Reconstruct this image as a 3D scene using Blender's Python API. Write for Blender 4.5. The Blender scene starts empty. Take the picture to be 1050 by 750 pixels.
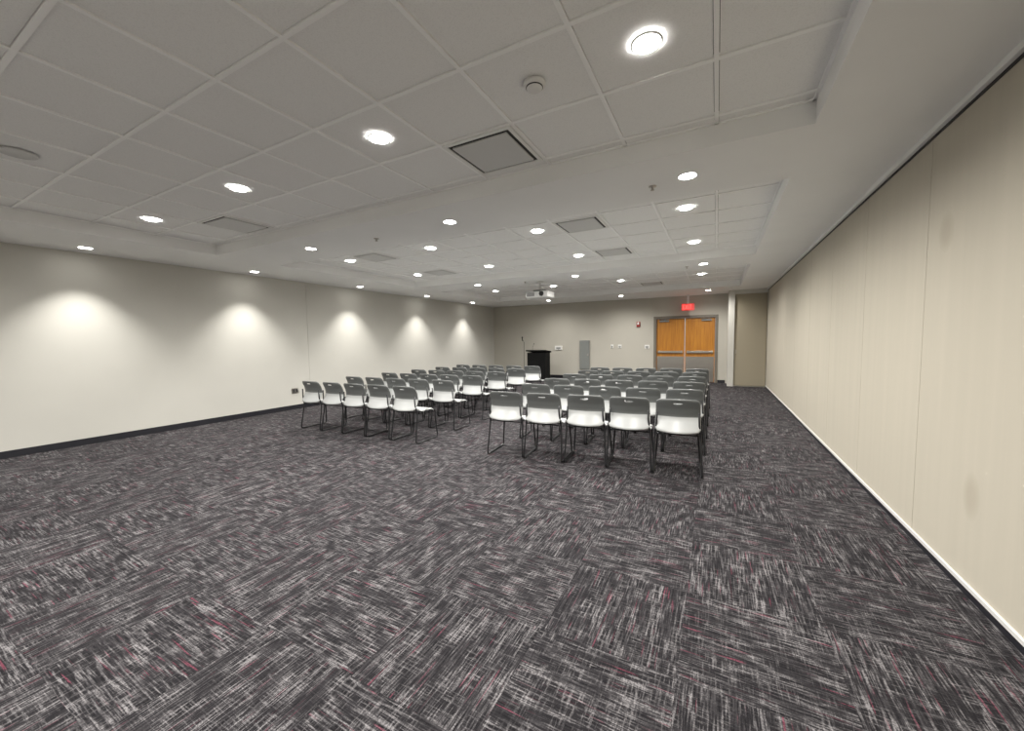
import bpy, bmesh, math, random
from mathutils import Vector, Matrix
random.seed(4)
C=bpy.context.collection
XL,XR,YB,YF=-8.45,1.30,14.30,-2.5
ZS,ZT=2.90,3.05           # soffit height / tray tile height

# ------------------------------------------------------------ materials
def mat(name,col=(.8,.8,.8),rough=.5,metal=0.0,spec=.5,emis=None,estr=0):
    m=bpy.data.materials.new(name); m.use_nodes=True
    b=m.node_tree.nodes["Principled BSDF"]
    b.inputs["Base Color"].default_value=(*col,1); b.inputs["Roughness"].default_value=rough
    b.inputs["Metallic"].default_value=metal; b.inputs["Specular IOR Level"].default_value=spec
    if emis: b.inputs["Emission Color"].default_value=(*emis,1); b.inputs["Emission Strength"].default_value=estr
    return m
class NT:
    def __init__(s,m): s.t=m.node_tree; s.n=s.t.nodes; s.b=s.n["Principled BSDF"]
    def l(s,a,b): s.t.links.new(a,b)
    def math(s,op,a,b=None,c=None):
        n=s.n.new("ShaderNodeMath"); n.operation=op
        for i,v in enumerate((a,b,c)):
            if v is None: continue
            if isinstance(v,(int,float)): n.inputs[i].default_value=v
            else: s.l(v,n.inputs[i])
        return n.outputs[0]
    def comb(s,x,y,z=0):
        n=s.n.new("ShaderNodeCombineXYZ")
        for i,v in enumerate((x,y,z)):
            if isinstance(v,(int,float)): n.inputs[i].default_value=v
            else: s.l(v,n.inputs[i])
        return n.outputs[0]
    def noise(s,vec,scale=1,detail=2,rough=.5):
        n=s.n.new("ShaderNodeTexNoise"); n.inputs["Scale"].default_value=scale
        n.inputs["Detail"].default_value=detail; n.inputs["Roughness"].default_value=rough
        s.l(vec,n.inputs["Vector"]); return n.outputs["Fac"]
    def ramp(s,v,a,b,c0=0,c1=1):
        n=s.n.new("ShaderNodeMapRange"); n.clamp=True
        s.l(v,n.inputs[0])
        for i,k in enumerate((a,b,c0,c1)): n.inputs[i+1].default_value=k
        return n.outputs[0]
    def mix(s,f,a,b):
        n=s.n.new("ShaderNodeMix"); n.data_type='RGBA'
        if isinstance(f,(int,float)): n.inputs[0].default_value=f
        else: s.l(f,n.inputs[0])
        for i,v in ((6,a),(7,b)):
            if isinstance(v,tuple): n.inputs[i].default_value=(*v,1)
            else: s.l(v,n.inputs[i])
        return n.outputs[2]
    def pos(s):
        g=s.n.new("ShaderNodeNewGeometry"); x=s.n.new("ShaderNodeSeparateXYZ"); s.l(g.outputs["Position"],x.inputs[0])
        return g.outputs["Position"],x.outputs[0],x.outputs[1],x.outputs[2]
    def bump(s,h,str=.2,dist=.002):
        n=s.n.new("ShaderNodeBump"); n.inputs["Strength"].default_value=str; n.inputs["Distance"].default_value=dist
        s.l(h,n.inputs["Height"]); s.l(n.outputs[0],s.b.inputs["Normal"])

def carpet():
    m=mat("carpet_tile_charcoal",rough=.95,spec=.1); t=NT(m); P,x,y,z=t.pos()
    S=.65
    tx=t.math('FLOOR',t.math('DIVIDE',t.math('ADD',x,.13),S)); ty=t.math('FLOOR',t.math('DIVIDE',t.math('ADD',y,.2),S))
    par=t.math('MODULO',t.math('ABSOLUTE',t.math('ADD',tx,ty)),2.0)
    inv=t.math('SUBTRACT',1.0,par)
    u=t.math('ADD',t.math('MULTIPLY',x,par),t.math('MULTIPLY',y,inv))
    v=t.math('ADD',t.math('MULTIPLY',y,par),t.math('MULTIPLY',x,inv))
    wn=t.n.new("ShaderNodeTexWhiteNoise"); wn.noise_dimensions='2D'; t.l(t.comb(tx,ty),wn.inputs["Vector"])
    r=t.math('MULTIPLY',wn.outputs["Value"],37.0)
    a=t.noise(t.comb(t.math('MULTIPLY',u,8),t.math('MULTIPLY',v,120),r),1,2,.6)
    c=t.noise(t.comb(t.math('MULTIPLY',u,115),t.math('MULTIPLY',v,10),r),1,2,.6)
    bl=t.noise(t.comb(t.math('MULTIPLY',u,7),t.math('MULTIPLY',v,15),r),1,3,.55)
    dash=t.noise(t.comb(t.math('MULTIPLY',u,190),t.math('MULTIPLY',v,150),r),1,0,.5)
    A=t.ramp(a,.49,.65); Cc=t.ramp(c,.51,.67); B=t.ramp(bl,.39,.62,.12,1.0); D=t.ramp(dash,.35,.6,.35,1.0)
    s=t.math('MULTIPLY',t.math('MULTIPLY',t.math('ADD',A,t.math('MULTIPLY',Cc,.6)),B),D)
    s=t.math('MINIMUM',t.math('MULTIPLY',s,t.ramp(wn.outputs["Value"],0,1,.9,1.1)),1.0)
    base=t.mix(t.ramp(a,.3,.55),(.006,.0055,.0065),(.018,.0165,.0185))
    col=t.mix(s,base,(.200,.188,.193))
    rd=t.noise(t.comb(t.math('MULTIPLY',u,5),t.math('MULTIPLY',v,95),t.math('ADD',r,9)),1,1,.5)
    col=t.mix(t.math('MULTIPLY',t.ramp(rd,.67,.75),t.math('MULTIPLY',D,.6)),col,(.20,.045,.075))
    t.l(col,t.b.inputs["Base Color"]); t.bump(t.math('ADD',a,dash),.5,.004)
    return m
def wallpaint(name,col,sc=250):
    m=mat(name,col,.75,spec=.25); t=NT(m); P,x,y,z=t.pos()
    n=t.noise(P,1.3,2); 
    t.l(t.mix(t.ramp(n,.3,.7),tuple(k*.97 for k in col),tuple(min(1,k*1.02) for k in col)),t.b.inputs["Base Color"])
    t.bump(t.noise(P,sc,2),.12,.001); return m
def partition():
    col=(.445,.407,.333); m=mat("partition_fabric",col,.85,spec=.2); t=NT(m); P,x,y,z=t.pos()
    n=t.noise(t.comb(t.math('MULTIPLY',y,9),t.math('MULTIPLY',z,.35)),1,3,.6)
    c=t.mix(t.ramp(n,.3,.7),tuple(k*.965 for k in col),tuple(k*1.02 for k in col))
    def stain(y0,z0,ry,rz):
        d=t.math('ADD',t.math('POWER',t.math('DIVIDE',t.math('SUBTRACT',y,y0),ry),2.0),t.math('POWER',t.math('DIVIDE',t.math('SUBTRACT',z,z0),rz),2.0))
        return t.ramp(d,.15,1.3,.32,0)
    s=t.math('ADD',stain(3.57,2.16,.09,.12),stain(3.12,.57,.08,.13))
    c=t.mix(s,c,(.25,.21,.15)); t.l(c,t.b.inputs["Base Color"])
    t.bump(t.noise(P,400,2),.25,.001); return m
def tilem():
    m=mat("acoustic_tile",(.8,.8,.78),.9,spec=.15); t=NT(m); P,x,y,z=t.pos()
    n=t.noise(P,160,3,.7)
    t.l(t.mix(t.ramp(n,.35,.5),(.80,.80,.79),(.88,.88,.87)),t.b.inputs["Base Color"]); return m
def wood():
    m=mat("door_veneer",(.6,.3,.06),.35); t=NT(m); P,x,y,z=t.pos()
    n=t.noise(t.comb(t.math('MULTIPLY',x,22),y,t.math('MULTIPLY',z,1.3)),1,4,.6)
    t.l(t.mix(t.ramp(n,.3,.7),(.34,.115,.010),(.52,.21,.018)),t.b.inputs["Base Color"]); return m
M=dict(
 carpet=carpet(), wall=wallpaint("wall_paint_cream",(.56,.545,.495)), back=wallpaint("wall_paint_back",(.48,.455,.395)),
 part=partition(), soffit=wallpaint("soffit_paint",(.84,.84,.83)), tile=tilem(),
 tbar=mat("grid_enamel",(.96,.96,.95),.45), black=mat("black_rubber_base",(.005,.005,.009),.5),
 dark=mat("dark_gap",(.03,.03,.03),.8), alu=mat("aluminium_trim",(.85,.84,.81),.35,.3),
 trim=mat("white_trim",(.82,.82,.80),.45), lens=mat("lamp_lens",(1,1,1),.5,emis=(1,.98,.93),estr=14),
 wood=wood(), steel=mat("stainless",(.45,.42,.38),.33,1.0), frame=mat("door_frame_paint",(.15,.13,.10),.5),
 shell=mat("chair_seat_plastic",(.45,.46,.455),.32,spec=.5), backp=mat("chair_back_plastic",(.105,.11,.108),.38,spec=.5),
 tube=mat("chair_frame_tube",(.022,.022,.024),.35,.4), pocket=mat("pocket_door_laminate",(.30,.26,.185),.6),
 pod=mat("podium_laminate",(.003,.003,.003),.8,spec=.2), plastic=mat("white_plastic",(.75,.74,.72),.4),
 grey=mat("grey_enamel",(.19,.20,.19),.5), dgrey=mat("diffuser_plate",(.60,.60,.59),.5), red=mat("alarm_red",(.30,.015,.01),.4),
 exitred=mat("exit_glow",(.7,.02,.02),.5,emis=(1,.05,.04),estr=1.6), exith=mat("exit_housing",(.35,.05,.05),.5,emis=(1,.05,.04),estr=.2),
 glass=mat("lens_glass",(.02,.02,.03),.08), slot=mat("slot_dark",(.03,.03,.03),.8))

# ------------------------------------------------------------ mesh builder
class MB:
    def __init__(s): s.bm=bmesh.new(); s.mats=[]
    def mi(s,m):
        if m not in s.mats: s.mats.append(m)
        return s.mats.index(m)
    def box(s,a,b,m,bev=0):
        tb=bmesh.new(); bmesh.ops.create_cube(tb,size=1)
        for v in tb.verts:
            v.co=Vector([(a[i]+b[i])/2+v.co[i]*(b[i]-a[i]) for i in range(3)])
        if bev: bmesh.ops.bevel(tb,geom=tb.edges[:],offset=bev,segments=2,affect='EDGES',profile=.5)
        s.add(tb,m,False)
    def add(s,tb,m,smooth=True):
        k=s.mi(m); tb.verts.index_update(); vs=[s.bm.verts.new(v.co) for v in tb.verts]
        for f in tb.faces:
            try: nf=s.bm.faces.new([vs[v.index] for v in f.verts])
            except ValueError: continue
            nf.material_index=k; nf.smooth=smooth
        tb.free()
    def lathe(s,prof,m,c=(0,0,0),n=32,smooth=True,axis='Z'):
        tb=bmesh.new(); rings=[]
        for r,z in prof:
            if r<1e-6: rings.append([tb.verts.new((0,0,z))])
            else: rings.append([tb.verts.new((r*math.cos(2*math.pi*i/n),r*math.sin(2*math.pi*i/n),z)) for i in range(n)])
        for A,B in zip(rings,rings[1:]):
            for i in range(n):
                j=(i+1)%n
                if len(A)==1 and len(B)==1: continue
                if len(A)==1: tb.faces.new((A[0],B[i],B[j]))
                elif len(B)==1: tb.faces.new((A[i],A[j],B[0]))
                else: tb.faces.new((A[i],A[j],B[j],B[i]))
        bmesh.ops.recalc_face_normals(tb,faces=tb.faces[:])
        for v in tb.verts:
            if axis=='Y': v.co=Vector((v.co.x,v.co.z,v.co.y))
            if axis=='X': v.co=Vector((v.co.z,v.co.x,v.co.y))
            v.co+=Vector(c)
        s.add(tb,m,smooth)
    def tube(s,pts,r,m,n=8,fillet=0.0,closed=False):
        P=[Vector(p) for p in pts]
        if fillet>0:
            Q=[P[0]]
            for i in range(1,len(P)-1):
                a=(P[i-1]-P[i]); b=(P[i+1]-P[i]); fr=min(fillet,a.length*.45,b.length*.45)
                p0=P[i]+a.normalized()*fr; p1=P[i]+b.normalized()*fr
                for k in range(6):
                    t=k/5; Q.append(p0*(1-t)**2+P[i]*2*t*(1-t)+p1*t*t)
            Q.append(P[-1]); P=Q
        tb=bmesh.new(); rings=[]; up=None
        for i,p in enumerate(P):
            d=(P[min(i+1,len(P)-1)]-P[max(i-1,0)]).normalized()
            if up is None:
                up=Vector((0,0,1)) if abs(d.z)<.9 else Vector((1,0,0))
            up=(up-d*up.dot(d)).normalized(); w=d.cross(up)
            rings.append([tb.verts.new(p+up*r*math.cos(2*math.pi*k/n)+w*r*math.sin(2*math.pi*k/n)) for k in range(n)])
        for A,B in zip(rings,rings[1:]):
            for k in range(n): tb.faces.new((A[k],A[(k+1)%n],B[(k+1)%n],B[k]))
        tb.faces.new(rings[0][::-1]); tb.faces.new(rings[-1])
        bmesh.ops.recalc_face_normals(tb,faces=tb.faces[:]); s.add(tb,m,True)
    def grid(s,fn,nu,nv,m,thick=0,skip=None,m2=None,use2=None):
        P=[[fn(i/nu,j/nv) for j in range(nv+1)] for i in range(nu+1)]
        N=[[None]*(nv+1) for _ in range(nu+1)]
        for i in range(nu+1):
            for j in range(nv+1):
                du=P[min(i+1,nu)][j]-P[max(i-1,0)][j]; dv=P[i][min(j+1,nv)]-P[i][max(j-1,0)]
                N[i][j]=du.cross(dv).normalized()
        tb=bmesh.new(); T=[[tb.verts.new(p) for p in r] for r in P]
        Bt=[[tb.verts.new(P[i][j]-N[i][j]*thick) for j in range(nv+1)] for i in range(nu+1)]
        ok=lambda i,j: 0<=i<nu and 0<=j<nv and not (skip and skip(i,j))
        flags=[]
        for i in range(nu):
            for j in range(nv):
                if not ok(i,j): continue
                k=1 if (use2 and use2(i,j)) else 0
                fs=[tb.faces.new((T[i][j],T[i+1][j],T[i+1][j+1],T[i][j+1])),
                 tb.faces.new((Bt[i][j+1],Bt[i+1][j+1],Bt[i+1][j],Bt[i][j]))]
                for (di,dj,a,c) in ((-1,0,(i,j),(i,j+1)),(1,0,(i+1,j+1),(i+1,j)),(0,-1,(i+1,j),(i,j)),(0,1,(i,j+1),(i+1,j+1))):
                    if not ok(i+di,j+dj):
                        fs.append(tb.faces.new((T[a[0]][a[1]],T[c[0]][c[1]],Bt[c[0]][c[1]],Bt[a[0]][a[1]])))
                for q in fs: q.material_index=k
        loose=[v for v in tb.verts if not v.link_faces]; bmesh.ops.delete(tb,geom=loose,context='VERTS')
        bmesh.ops.recalc_face_normals(tb,faces=tb.faces[:])
        ks=(s.mi(m), s.mi(m2) if m2 else s.mi(m))
        tb.verts.index_update(); vs=[s.bm.verts.new(v.co) for v in tb.verts]
        for f in tb.faces:
            nf=s.bm.faces.new([vs[v.index] for v in f.verts]); nf.material_index=ks[f.material_index]; nf.smooth=True
        tb.free()
    def mesh(s,name):
        me=bpy.data.meshes.new(name); s.bm.to_mesh(me); s.bm.free()
        for m in s.mats: me.materials.append(m)
        return me
    def obj(s,name,loc=(0,0,0),rz=0):
        return inst(s.mesh(name),name,loc,rz)
def inst(me,name,loc=(0,0,0),rz=0,parent=None):
    o=bpy.data.objects.new(name,me); o.location=loc; o.rotation_euler=(0,0,rz); C.objects.link(o)
    if parent: o.parent=parent
    return o

# ------------------------------------------------------------ room shell
b=MB(); b.box((XL-.15,YF-.15,-.1),(XR+.15,YB+.15,0),M['carpet']); b.obj("floor")
b=MB(); b.box((XL-.12,YF,0),(XL,5.74,3.2),M['wall']); b.box((XL-.12,5.748,0),(XL,YB,3.2),M['wall'])
b.box((XL-.14,5.70,0),(XL-.006,5.80,3.2),M['wall']); b.obj("wall_left")
b=MB(); b.box((XL,YF-.12,0),(XR,YF,3.2),M['wall']); b.obj("wall_front")
DX0,DX1,DH=-1.90,-.02,2.19
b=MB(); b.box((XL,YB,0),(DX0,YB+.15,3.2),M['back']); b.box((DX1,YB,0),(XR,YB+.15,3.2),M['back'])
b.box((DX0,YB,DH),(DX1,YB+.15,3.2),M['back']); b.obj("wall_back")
b=MB(); yy=5.10-1.28*6
b.box((XR+.03,YF,0),(XR+.12,YB,3.2),M['dark'])
while yy<YB:
    a=max(yy,YF); e=min(yy+1.28,YB)
    b.box((XR,a+.003,.045),(XR+.04,e-.003,2.865),M['part'],.002)
    b.box((XR+.004,a+.02,.012),(XR+.03,e-.02,.05),M['dark'])
    yy+=1.28
b.obj("wall_right")
b=MB(); b.box((XR-.012,YF,.040),(XR+.02,YB,.066),M['alu'],.002); b.box((XR-.010,YF,.001),(XR+.02,YB,.040),M['black']); b.obj("baseboard_right")
b=MB(); b.box((XR-.035,YF,2.862),(XR+.05,YB,2.90),M['trim'],.003); b.box((XR-.008,YF,2.845),(XR+.02,YB,2.864),M['dark']); b.obj("trim_partition_track")
b=MB(); b.box((XL,YF,0),(XL+.012,YB,.10),M['black'],.002); b.obj("baseboard_left")
b=MB(); b.box((XL+.012,YB-.012,0),(DX0-.06,YB,.10),M['black'],.002); b.box((DX1+.06,YB-.012,0),(.26,YB,.10),M['black'],.002); b.obj("baseboard_back")
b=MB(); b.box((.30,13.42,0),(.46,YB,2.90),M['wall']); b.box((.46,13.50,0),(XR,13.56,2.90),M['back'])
b.box((.475,13.47,.03),(1.28,13.50,2.78),M['pocket'],.004); b.box((.46,13.46,2.78),(XR,13.50,2.9),M['wall'])
b.box((.50,13.455,1.0),(.53,13.47,1.12),M['steel'],.003); b.obj("wall_pocket")

trays=[(-.30,3.28,1.935+.60),(4.27,7.80,4.84),(8.80,12.30,9.39)]
TX0,TX1=-6.98,.55
b=MB()
b.box((XL-.12,YF,ZS),(TX0,YB,3.2),M['soffit']); b.box((TX1,YF,ZS),(XR+.12,YB,3.2),M['soffit'])
ys=[YF]+[k for t in trays for k in t[:2]]+[YB]
for i in range(0,len(ys),2): b.box((TX0,ys[i],ZS),(TX1,ys[i+1],3.2),M['soffit'])
for t in trays: b.box((TX0,t[0],3.10),(TX1,t[1],3.2),M['dark'])
b.obj("ceiling")
b=MB(); PX,PY=.648,.625
def lines(a,e,ph,p):
    k=math.ceil((a-ph)/p); L=[]
    while ph+k*p<e: L.append(ph+k*p); k+=1
    return L
for ti,(y0,y1,ph) in enumerate(trays):
    lx=lines(TX0+.03,TX1-.03,-.03,PX); ly=lines(y0+.03,y1-.03,ph,PY)
    for x in lx: b.box((x-.013,y0,3.044),(x+.013,y1,3.07),M['tbar'])
    for y in ly: b.box((TX0,y-.013,3.0445),(TX1,y+.013,3.0695),M['tbar'])
    b.box((TX0,y0,3.044),(TX1,y0+.02,3.07),M['tbar']); b.box((TX0,y1-.02,3.044),(TX1,y1,3.07),M['tbar'])
    b.box((TX0,y0,3.044),(TX0+.02,y1,3.07),M['tbar']); b.box((TX1-.02,y0,3.044),(TX1,y1,3.07),M['tbar'])
    X=[TX0]+lx+[TX1]; Y=[y0]+ly+[y1]
    for i in range(len(X)-1):
        for j in range(len(Y)-1):
            b.box((X[i]+.016,Y[j]+.016,3.053),(X[i+1]-.016,Y[j+1]-.016,3.085),M['tile'])
b.obj("ceiling_tile_grid")

# ------------------------------------------------------------ ceiling fittings
b=MB()
b.lathe([(.070,-.0030),(.071,-.0045),(.080,-.0040),(.083,0),(.083,.003)],M['trim'])
b.lathe([(0,-.0042),(.05,-.0042),(.0712,-.0040)],M['lens']); me_dl=b.mesh("recessed_downlight")
def spot(name,loc,W,ang,blend,rot=(0,0,0),col=(1,.975,.925),par=None,r=.03):
    l=bpy.data.lights.new(name,'SPOT'); l.energy=W; l.spot_size=math.radians(ang); l.spot_blend=blend; l.shadow_soft_size=r; l.color=col
    o=bpy.data.objects.new(name,l); o.location=loc; o.rotation_euler=rot; C.objects.link(o)
    if par: o.parent=par
def downlight(x,y,z,W=62,ang=165,bl=.9,rot=(0,0,0)):
    o=inst(me_dl,"recessed_downlight",(x,y,z)); spot("lamp",(0,0,-.036),W,ang,bl,rot,par=o)
ZL=3.044
rows=[.35,2.22,5.15,7.02,10.6]
cx=[-.03-PX*(.5+3*k) for k in range(4)]
for y in rows:
    for x in cx: downlight(x,y,ZL,(68 if y<10 else 88)*(.66 if x<-6 else 1))
for y in (3.76,8.30,12.95,-1.4):
    for x in (-.25,-2.8,-5.36): downlight(x,y,ZS,54 if x>-5 else 42)
for y in (-.4,2.1,4.38,6.9,9.45,12.0): downlight(-7.98,y,ZS,82,92,.85,(0,math.radians(-3),0))
b=MB(); s=.305
for a,e in (((-s,-s),(s,-s+.03)),((-s,s-.03),(s,s)),((-s,-s+.03),(-s+.03,s-.03)),((s-.03,-s+.03),(s,s-.03))):
    b.box((a[0],a[1],-.012),(e[0],e[1],0),M['trim'],.002)
b.box((-s+.03,-s+.03,-.003),(s-.03,s-.03,0),M['slot'])
b.box((-.245,-.245,-.016),(.245,.245,-.004),M['dgrey'],.003)
me_df=b.mesh("air_diffuser")
dx=[-.03-PX*2.5,-.03-PX*8.5]
for x,y in ((dx[0],2.8475),(dx[1],2.8475),(dx[0],5.1525),(dx[1],5.1525),(dx[0],7.0275),(dx[1],7.0275),(dx[0],11.5775)):
    inst(me_df,"air_diffuser",(x,y,ZL))
b=MB(); b.lathe([(0,-.045),(.03,-.045),(.045,-.036),(.05,-.022),(.064,-.018),(.068,0),(0,0)],M['plastic'])
b.lathe([(.046,-.030),(.0515,-.027),(.0515,-.024),(.046,-.022)],M['slot']); b.obj("smoke_detector",(-1.0,2.22,ZL))
b=MB(); b.lathe([(0,-.004),(.085,-.005),(.092,-.01),(.105,-.01),(.11,0)],M['dgrey']); b.obj("ceiling_speaker",(-4.95,.97,ZL))
b=MB(); b.lathe([(0,0),(.035,0),(.035,-.004),(.012,-.008),(.010,-.03),(.018,-.032),(.018,-.036),(0,-.036)],M['steel'],n=16)
me_sp=b.mesh("fire_sprinkler")
for x,y in ((-.55,3.85),(-4.1,3.85),(-.55,8.45),(-4.1,8.45)): inst(me_sp,"fire_sprinkler",(x,y,ZS-.001))
b=MB(); b.lathe([(0,.30),(.09,.30),(.09,.285),(.022,.28),(.022,.10),(0,.10)],M['plastic'],n=20)
b.box((-.14,-.10,.075),(.14,.10,.10),M['grey'],.004)
for x in (-.12,.12):
    for y in (-.08,.08): b.box((x-.01,y-.01,.04),(x+.01,y+.01,.08),M['grey'])
b.box((-.30,-.20,-.10),(.30,.20,.055),M['dgrey'],.03)
b.lathe([(0,-.205),(.045,-.205),(.058,-.215),(.062,-.18),(.062,-.15)],M['slot'],c=(.12,0,-.01),n=24,axis='Y')
for i in range(7): b.box((-.25+i*.028,-.206,-.06),(-.236+i*.028,-.196,.03),M['slot'])
b.obj("ceiling_projector",(-3.80,8.65,2.599))

# ------------------------------------------------------------ doors, back-wall items
b=MB(); w=.055
b.box((DX0-w,YB-.02,0),(DX0+.03,YB+.15,DH+w),M['frame'],.003); b.box((DX1-.03,YB-.02,0),(DX1+w,YB+.15,DH+w),M['frame'],.003)
b.box((DX0+.03,YB-.02,DH-.03),(DX1-.03,YB+.15,DH+w),M['frame'],.003); b.obj("trim_door_frame")
mid=(DX0+DX1)/2
def leaf(x0,x1,name,hinge):
    b=MB(); y=YB+.06
    b.box((x0,y,.01),(x1,y+.045,DH-.035),M['wood'],.002)
    b.box((x0+.02,y-.004,.02),(x1-.02,y,.86),M['steel'])
    b.box((x0+.05,y-.055,.98),(x1-.05,y-.02,1.05),M['steel'],.005)
    for x in (x0+.06,x1-.12): b.box((x,y-.03,.97),(x+.06,y,1.06),M['steel'],.003)
    s=1 if hinge>0 else -1; hx=x1-.1 if s>0 else x0+.1
    b.box((min(hx,hx-s*.30),y-.05,DH-.14),(max(hx,hx-s*.30),y,DH-.08),M['grey'],.005)
    b.tube([(hx-s*.15,y-.055,DH-.075),(hx-s*.33,y-.10,DH-.06),(hx-s*.05,y-.06,DH-.055)],.008,M['steel'],8,.01)
    b.obj(name)
leaf(DX0+.035,mid-.012,"door_1",-1); leaf(mid+.012,DX1-.035,"door_2",1)
b=MB(); b.box((-.19,-.02,-.11),(.19,.02,.11),M['exith'],.006)
def seg(x0,z0,x1,z1): b.box((min(x0,x1),-.026,min(z0,z1)),(max(x0,x1),-.019,max(z0,z1)),M['exitred'])
t=.018
x=-.15; seg(x,-.07,x+t,.07); [seg(x,z,x+.055,z+t) for z in (-.07,-.009,.052)]
x=-.075
for sgn in (1,-1): b.tube([(x,-.022,-.062*sgn),(x+.055,-.022,.062*sgn)],.009,M['exitred'],6)
x=.005; seg(x,-.07,x+t,.07)
x=.045; seg(x+.022,-.07,x+.04,.07); seg(x,.052,x+.062,.07)
b.box((-.03,-.01,.11),(.03,.01,.40),M['plastic']); b.obj("exit_sign",(-.85,13.9,2.499))
def ux(u,y=YB):   # x on back wall
    a=(u-525)/395; return y*(a*.8785-.478)/(.8785+.478*a)
b=MB(); b.box((-.06,-.05,-.09),(.06,0,.09),M['red'],.006); b.box((-.03,-.075,-.02),(.03,-.05,.07),M['plastic'],.01)
b.obj("fire_alarm_strobe",(ux(659),YB,2.0))
b=MB(); b.box((-.19,-.06,-.55),(.19,0,.55),M['grey'],.006); b.box((-.165,-.068,-.52),(.165,-.06,.52),M['grey'],.003)
b.box((.12,-.078,-.03),(.14,-.066,.05),M['steel'],.002); b.obj("electrical_cabinet",(ux(604),YB-.002,.90))
def plate(name,u,z,w,h,m,d=.02):
    b=MB(); b.box((-w/2,-d,-h/2),(w/2,0,h/2),m,.004); b.box((-w*.3,-d-.006,-h*.25),(w*.3,-d,h*.12),M['grey'],.002); b.box((-w*.1,-d-.008,-h*.42),(w*.1,-d,-h*.34),M['slot'])
    b.obj(name,(ux(u),YB,z))
plate("wall_control_panel",577,1.17,.30,.16,M['plastic'],.03)
plate("thermostat",640,1.22,.12,.12,M['plastic'])
plate("light_switch",668,1.20,.16,.13,M['plastic']); plate("light_switch",632,1.22,.09,.13,M['plastic'])
b=MB(); b.box((0,-.08,-.06),(.012,.08,.06),M['steel'],.003)
for y in (-.035,.035):
    b.box((.010,y-.018,-.035),(.016,y+.018,.035),M['slot'],.002)
b.obj("wall_outlet",(XL,5.37,.42))
b=MB(); b.box((-.37,-.25,0),(.37,.25,.05),M['pod'],.004); b.box((-.37,-.22,.05),(.37,.22,1.02),M['pod'],.004)
tb=bmesh.new(); bmesh.ops.create_cube(tb,size=1)
for v in tb.verts:
    v.co=Vector((v.co.x*.80,v.co.y*.54,1.07+v.co.z*.05+(.03 if v.co.y>0 else -.03)))
b.add(tb,M['pod'],False); b.box((-.37,-.24,1.0),(.37,-.205,1.05),M['pod'],.003)
b.tube([(.2,.1,1.08),(.2,.1,1.22),(.17,.04,1.34)],.006,M['tube'],8,.04); b.lathe([(0,0),(.014,.005),(.016,.03),(0,.045)],M['tube'],c=(.17,.035,1.33),n=12)
b.obj("podium",(-5.88,13.2,0),math.pi)
b=MB(); b.lathe([(0,0),(.13,0),(.13,.012),(.03,.03),(.012,.04),(0,.04)],M['tube'],n=28); b.tube([(0,0,.03),(0,0,1.42)],.009,M['tube'])
b.tube([(0,0,1.40),(0,-.12,1.52)],.007,M['tube']); b.lathe([(0,-.08),(.014,-.08),(.017,.02),(.026,.03),(.028,.06),(.015,.085),(0,.088)],M['tube'],c=(0,-.14,1.54),n=16)
b.obj("microphone_stand",(-6.46,13.15,0))

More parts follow.
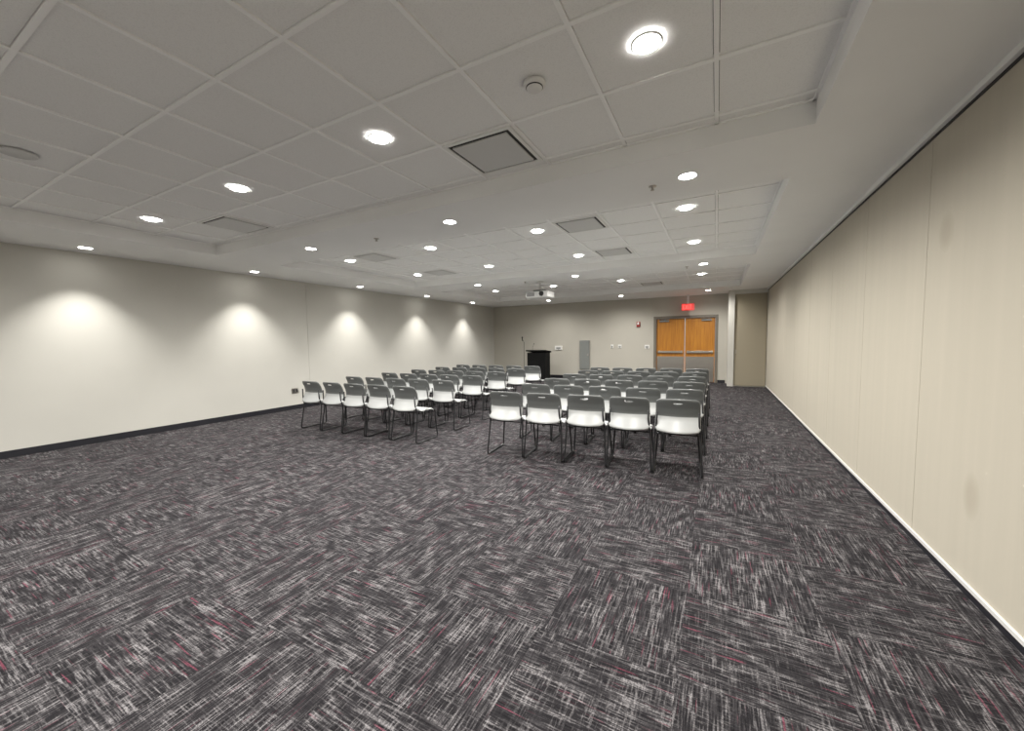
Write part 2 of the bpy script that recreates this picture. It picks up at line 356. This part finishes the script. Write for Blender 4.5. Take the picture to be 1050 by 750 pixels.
# ------------------------------------------------------------ stacking chair
def chair_mesh():
    b=MB()
    def seat(u,v):
        X=(u-.5)*2; Y=v
        w=.235*(1-.10*max(0,(.25-Y)/.25)**2)*(1-.06*max(0,(Y-.8)/.2)**2)
        y=-.19+Y*.46
        e=abs(X)**6*.05; y+= e if Y<.5 else -e
        z=.472-.012*(1-X*X)*math.sin(math.pi*min(1,Y*1.1)) - .045*max(0,(Y-.78)/.22)**2 + .05*max(0,(.16-Y)/.16)**2
        return Vector((X*w,y,z))
    b.grid(seat,16,16,M['shell'],.010)
    def back(u,v):
        X=(u-.5)*2; t=v
        z=.485+t*.36; top=.845
        w=.230*(1-.04*t)
        cu=.06
        if z>top-cu: k=min(1,(z-(top-cu))/cu); w-= .045*(1-math.sqrt(max(0,1-k*k)))
        if z<.485+.06: k=(.545-z)/.06; w-=.05*(1-math.sqrt(max(0,1-k*k)))
        prof=[(0,-.275),(.18,-.235),(.36,-.200),(.5,-.190),(.7,-.207),(1,-.262)]
        y=-.262
        for (a,ya),(c,yc) in zip(prof,prof[1:]):
            if a<=t<=c:
                s=(t-a)/(c-a); y=ya+(yc-ya)*s; break
        y+=.045*X*X
        return Vector((X*w,y,z))
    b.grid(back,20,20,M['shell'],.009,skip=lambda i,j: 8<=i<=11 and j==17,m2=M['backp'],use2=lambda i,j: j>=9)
    for s in (-1,1):
        x=s*.225
        b.tube([(s*.19,.20,.452),(s*.215,.245,.44),(x+s*.02,.26,.012),(x+s*.02,-.24,.012),(s*.228,-.17,.44),(s*.214,-.20,.55),(s*.207,-.205,.70)],.0105,M['tube'],8,.05)
        b.tube([(s*.19,.20,.452),(s*.19,-.17,.452)],.009,M['tube'],8)
        b.box((x+s*.02-.014,-.18,0.0),(x+s*.02+.014,-.13,.014),M['tube'],.003)
        b.box((x+s*.02-.014,.15,0.0),(x+s*.02+.014,.20,.014),M['tube'],.003)
    b.tube([(-.19,.16,.45),(.19,.16,.45)],.009,M['tube']); b.tube([(-.225,-.165,.45),(.225,-.165,.45)],.009,M['tube'])
    return b.mesh("stacking_chair")
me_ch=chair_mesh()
def block(x0,y0,rows,n,pitch,rowp,tilt):
    for r in range(rows):
        for i in range(n):
            inst(me_ch,"stacking_chair",(x0+i*pitch+random.uniform(-.004,.004),y0+r*rowp+tilt*(i-n+1)*pitch+random.uniform(-.015,.015),0),tilt+random.uniform(-.01,.01))
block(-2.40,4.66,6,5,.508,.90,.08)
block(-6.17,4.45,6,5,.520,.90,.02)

# ------------------------------------------------------------ camera
f=395
yv=Vector(((735-525)/f,(375-346)/f,-1)).normalized(); zv=Vector((1,.014,0)).cross(yv).normalized(); xv=yv.cross(zv)
R=Matrix((xv,yv,zv)).to_4x4(); R.translation=Vector((0,0,1.5))
cd=bpy.data.cameras.new("camera"); cd.sensor_width=36; cd.lens=f/1050*36; cd.clip_start=.05
cam=bpy.data.objects.new("camera",cd); C.objects.link(cam); cam.matrix_world=R
bpy.context.scene.camera=cam
w=bpy.data.worlds.new("world"); bpy.context.scene.world=w; w.use_nodes=True
w.node_tree.nodes["Background"].inputs[0].default_value=(.5,.5,.5,1); w.node_tree.nodes["Background"].inputs[1].default_value=.3
vs=bpy.context.scene.view_settings; vs.view_transform='Standard'; vs.exposure=1.35; vs.gamma=1.08
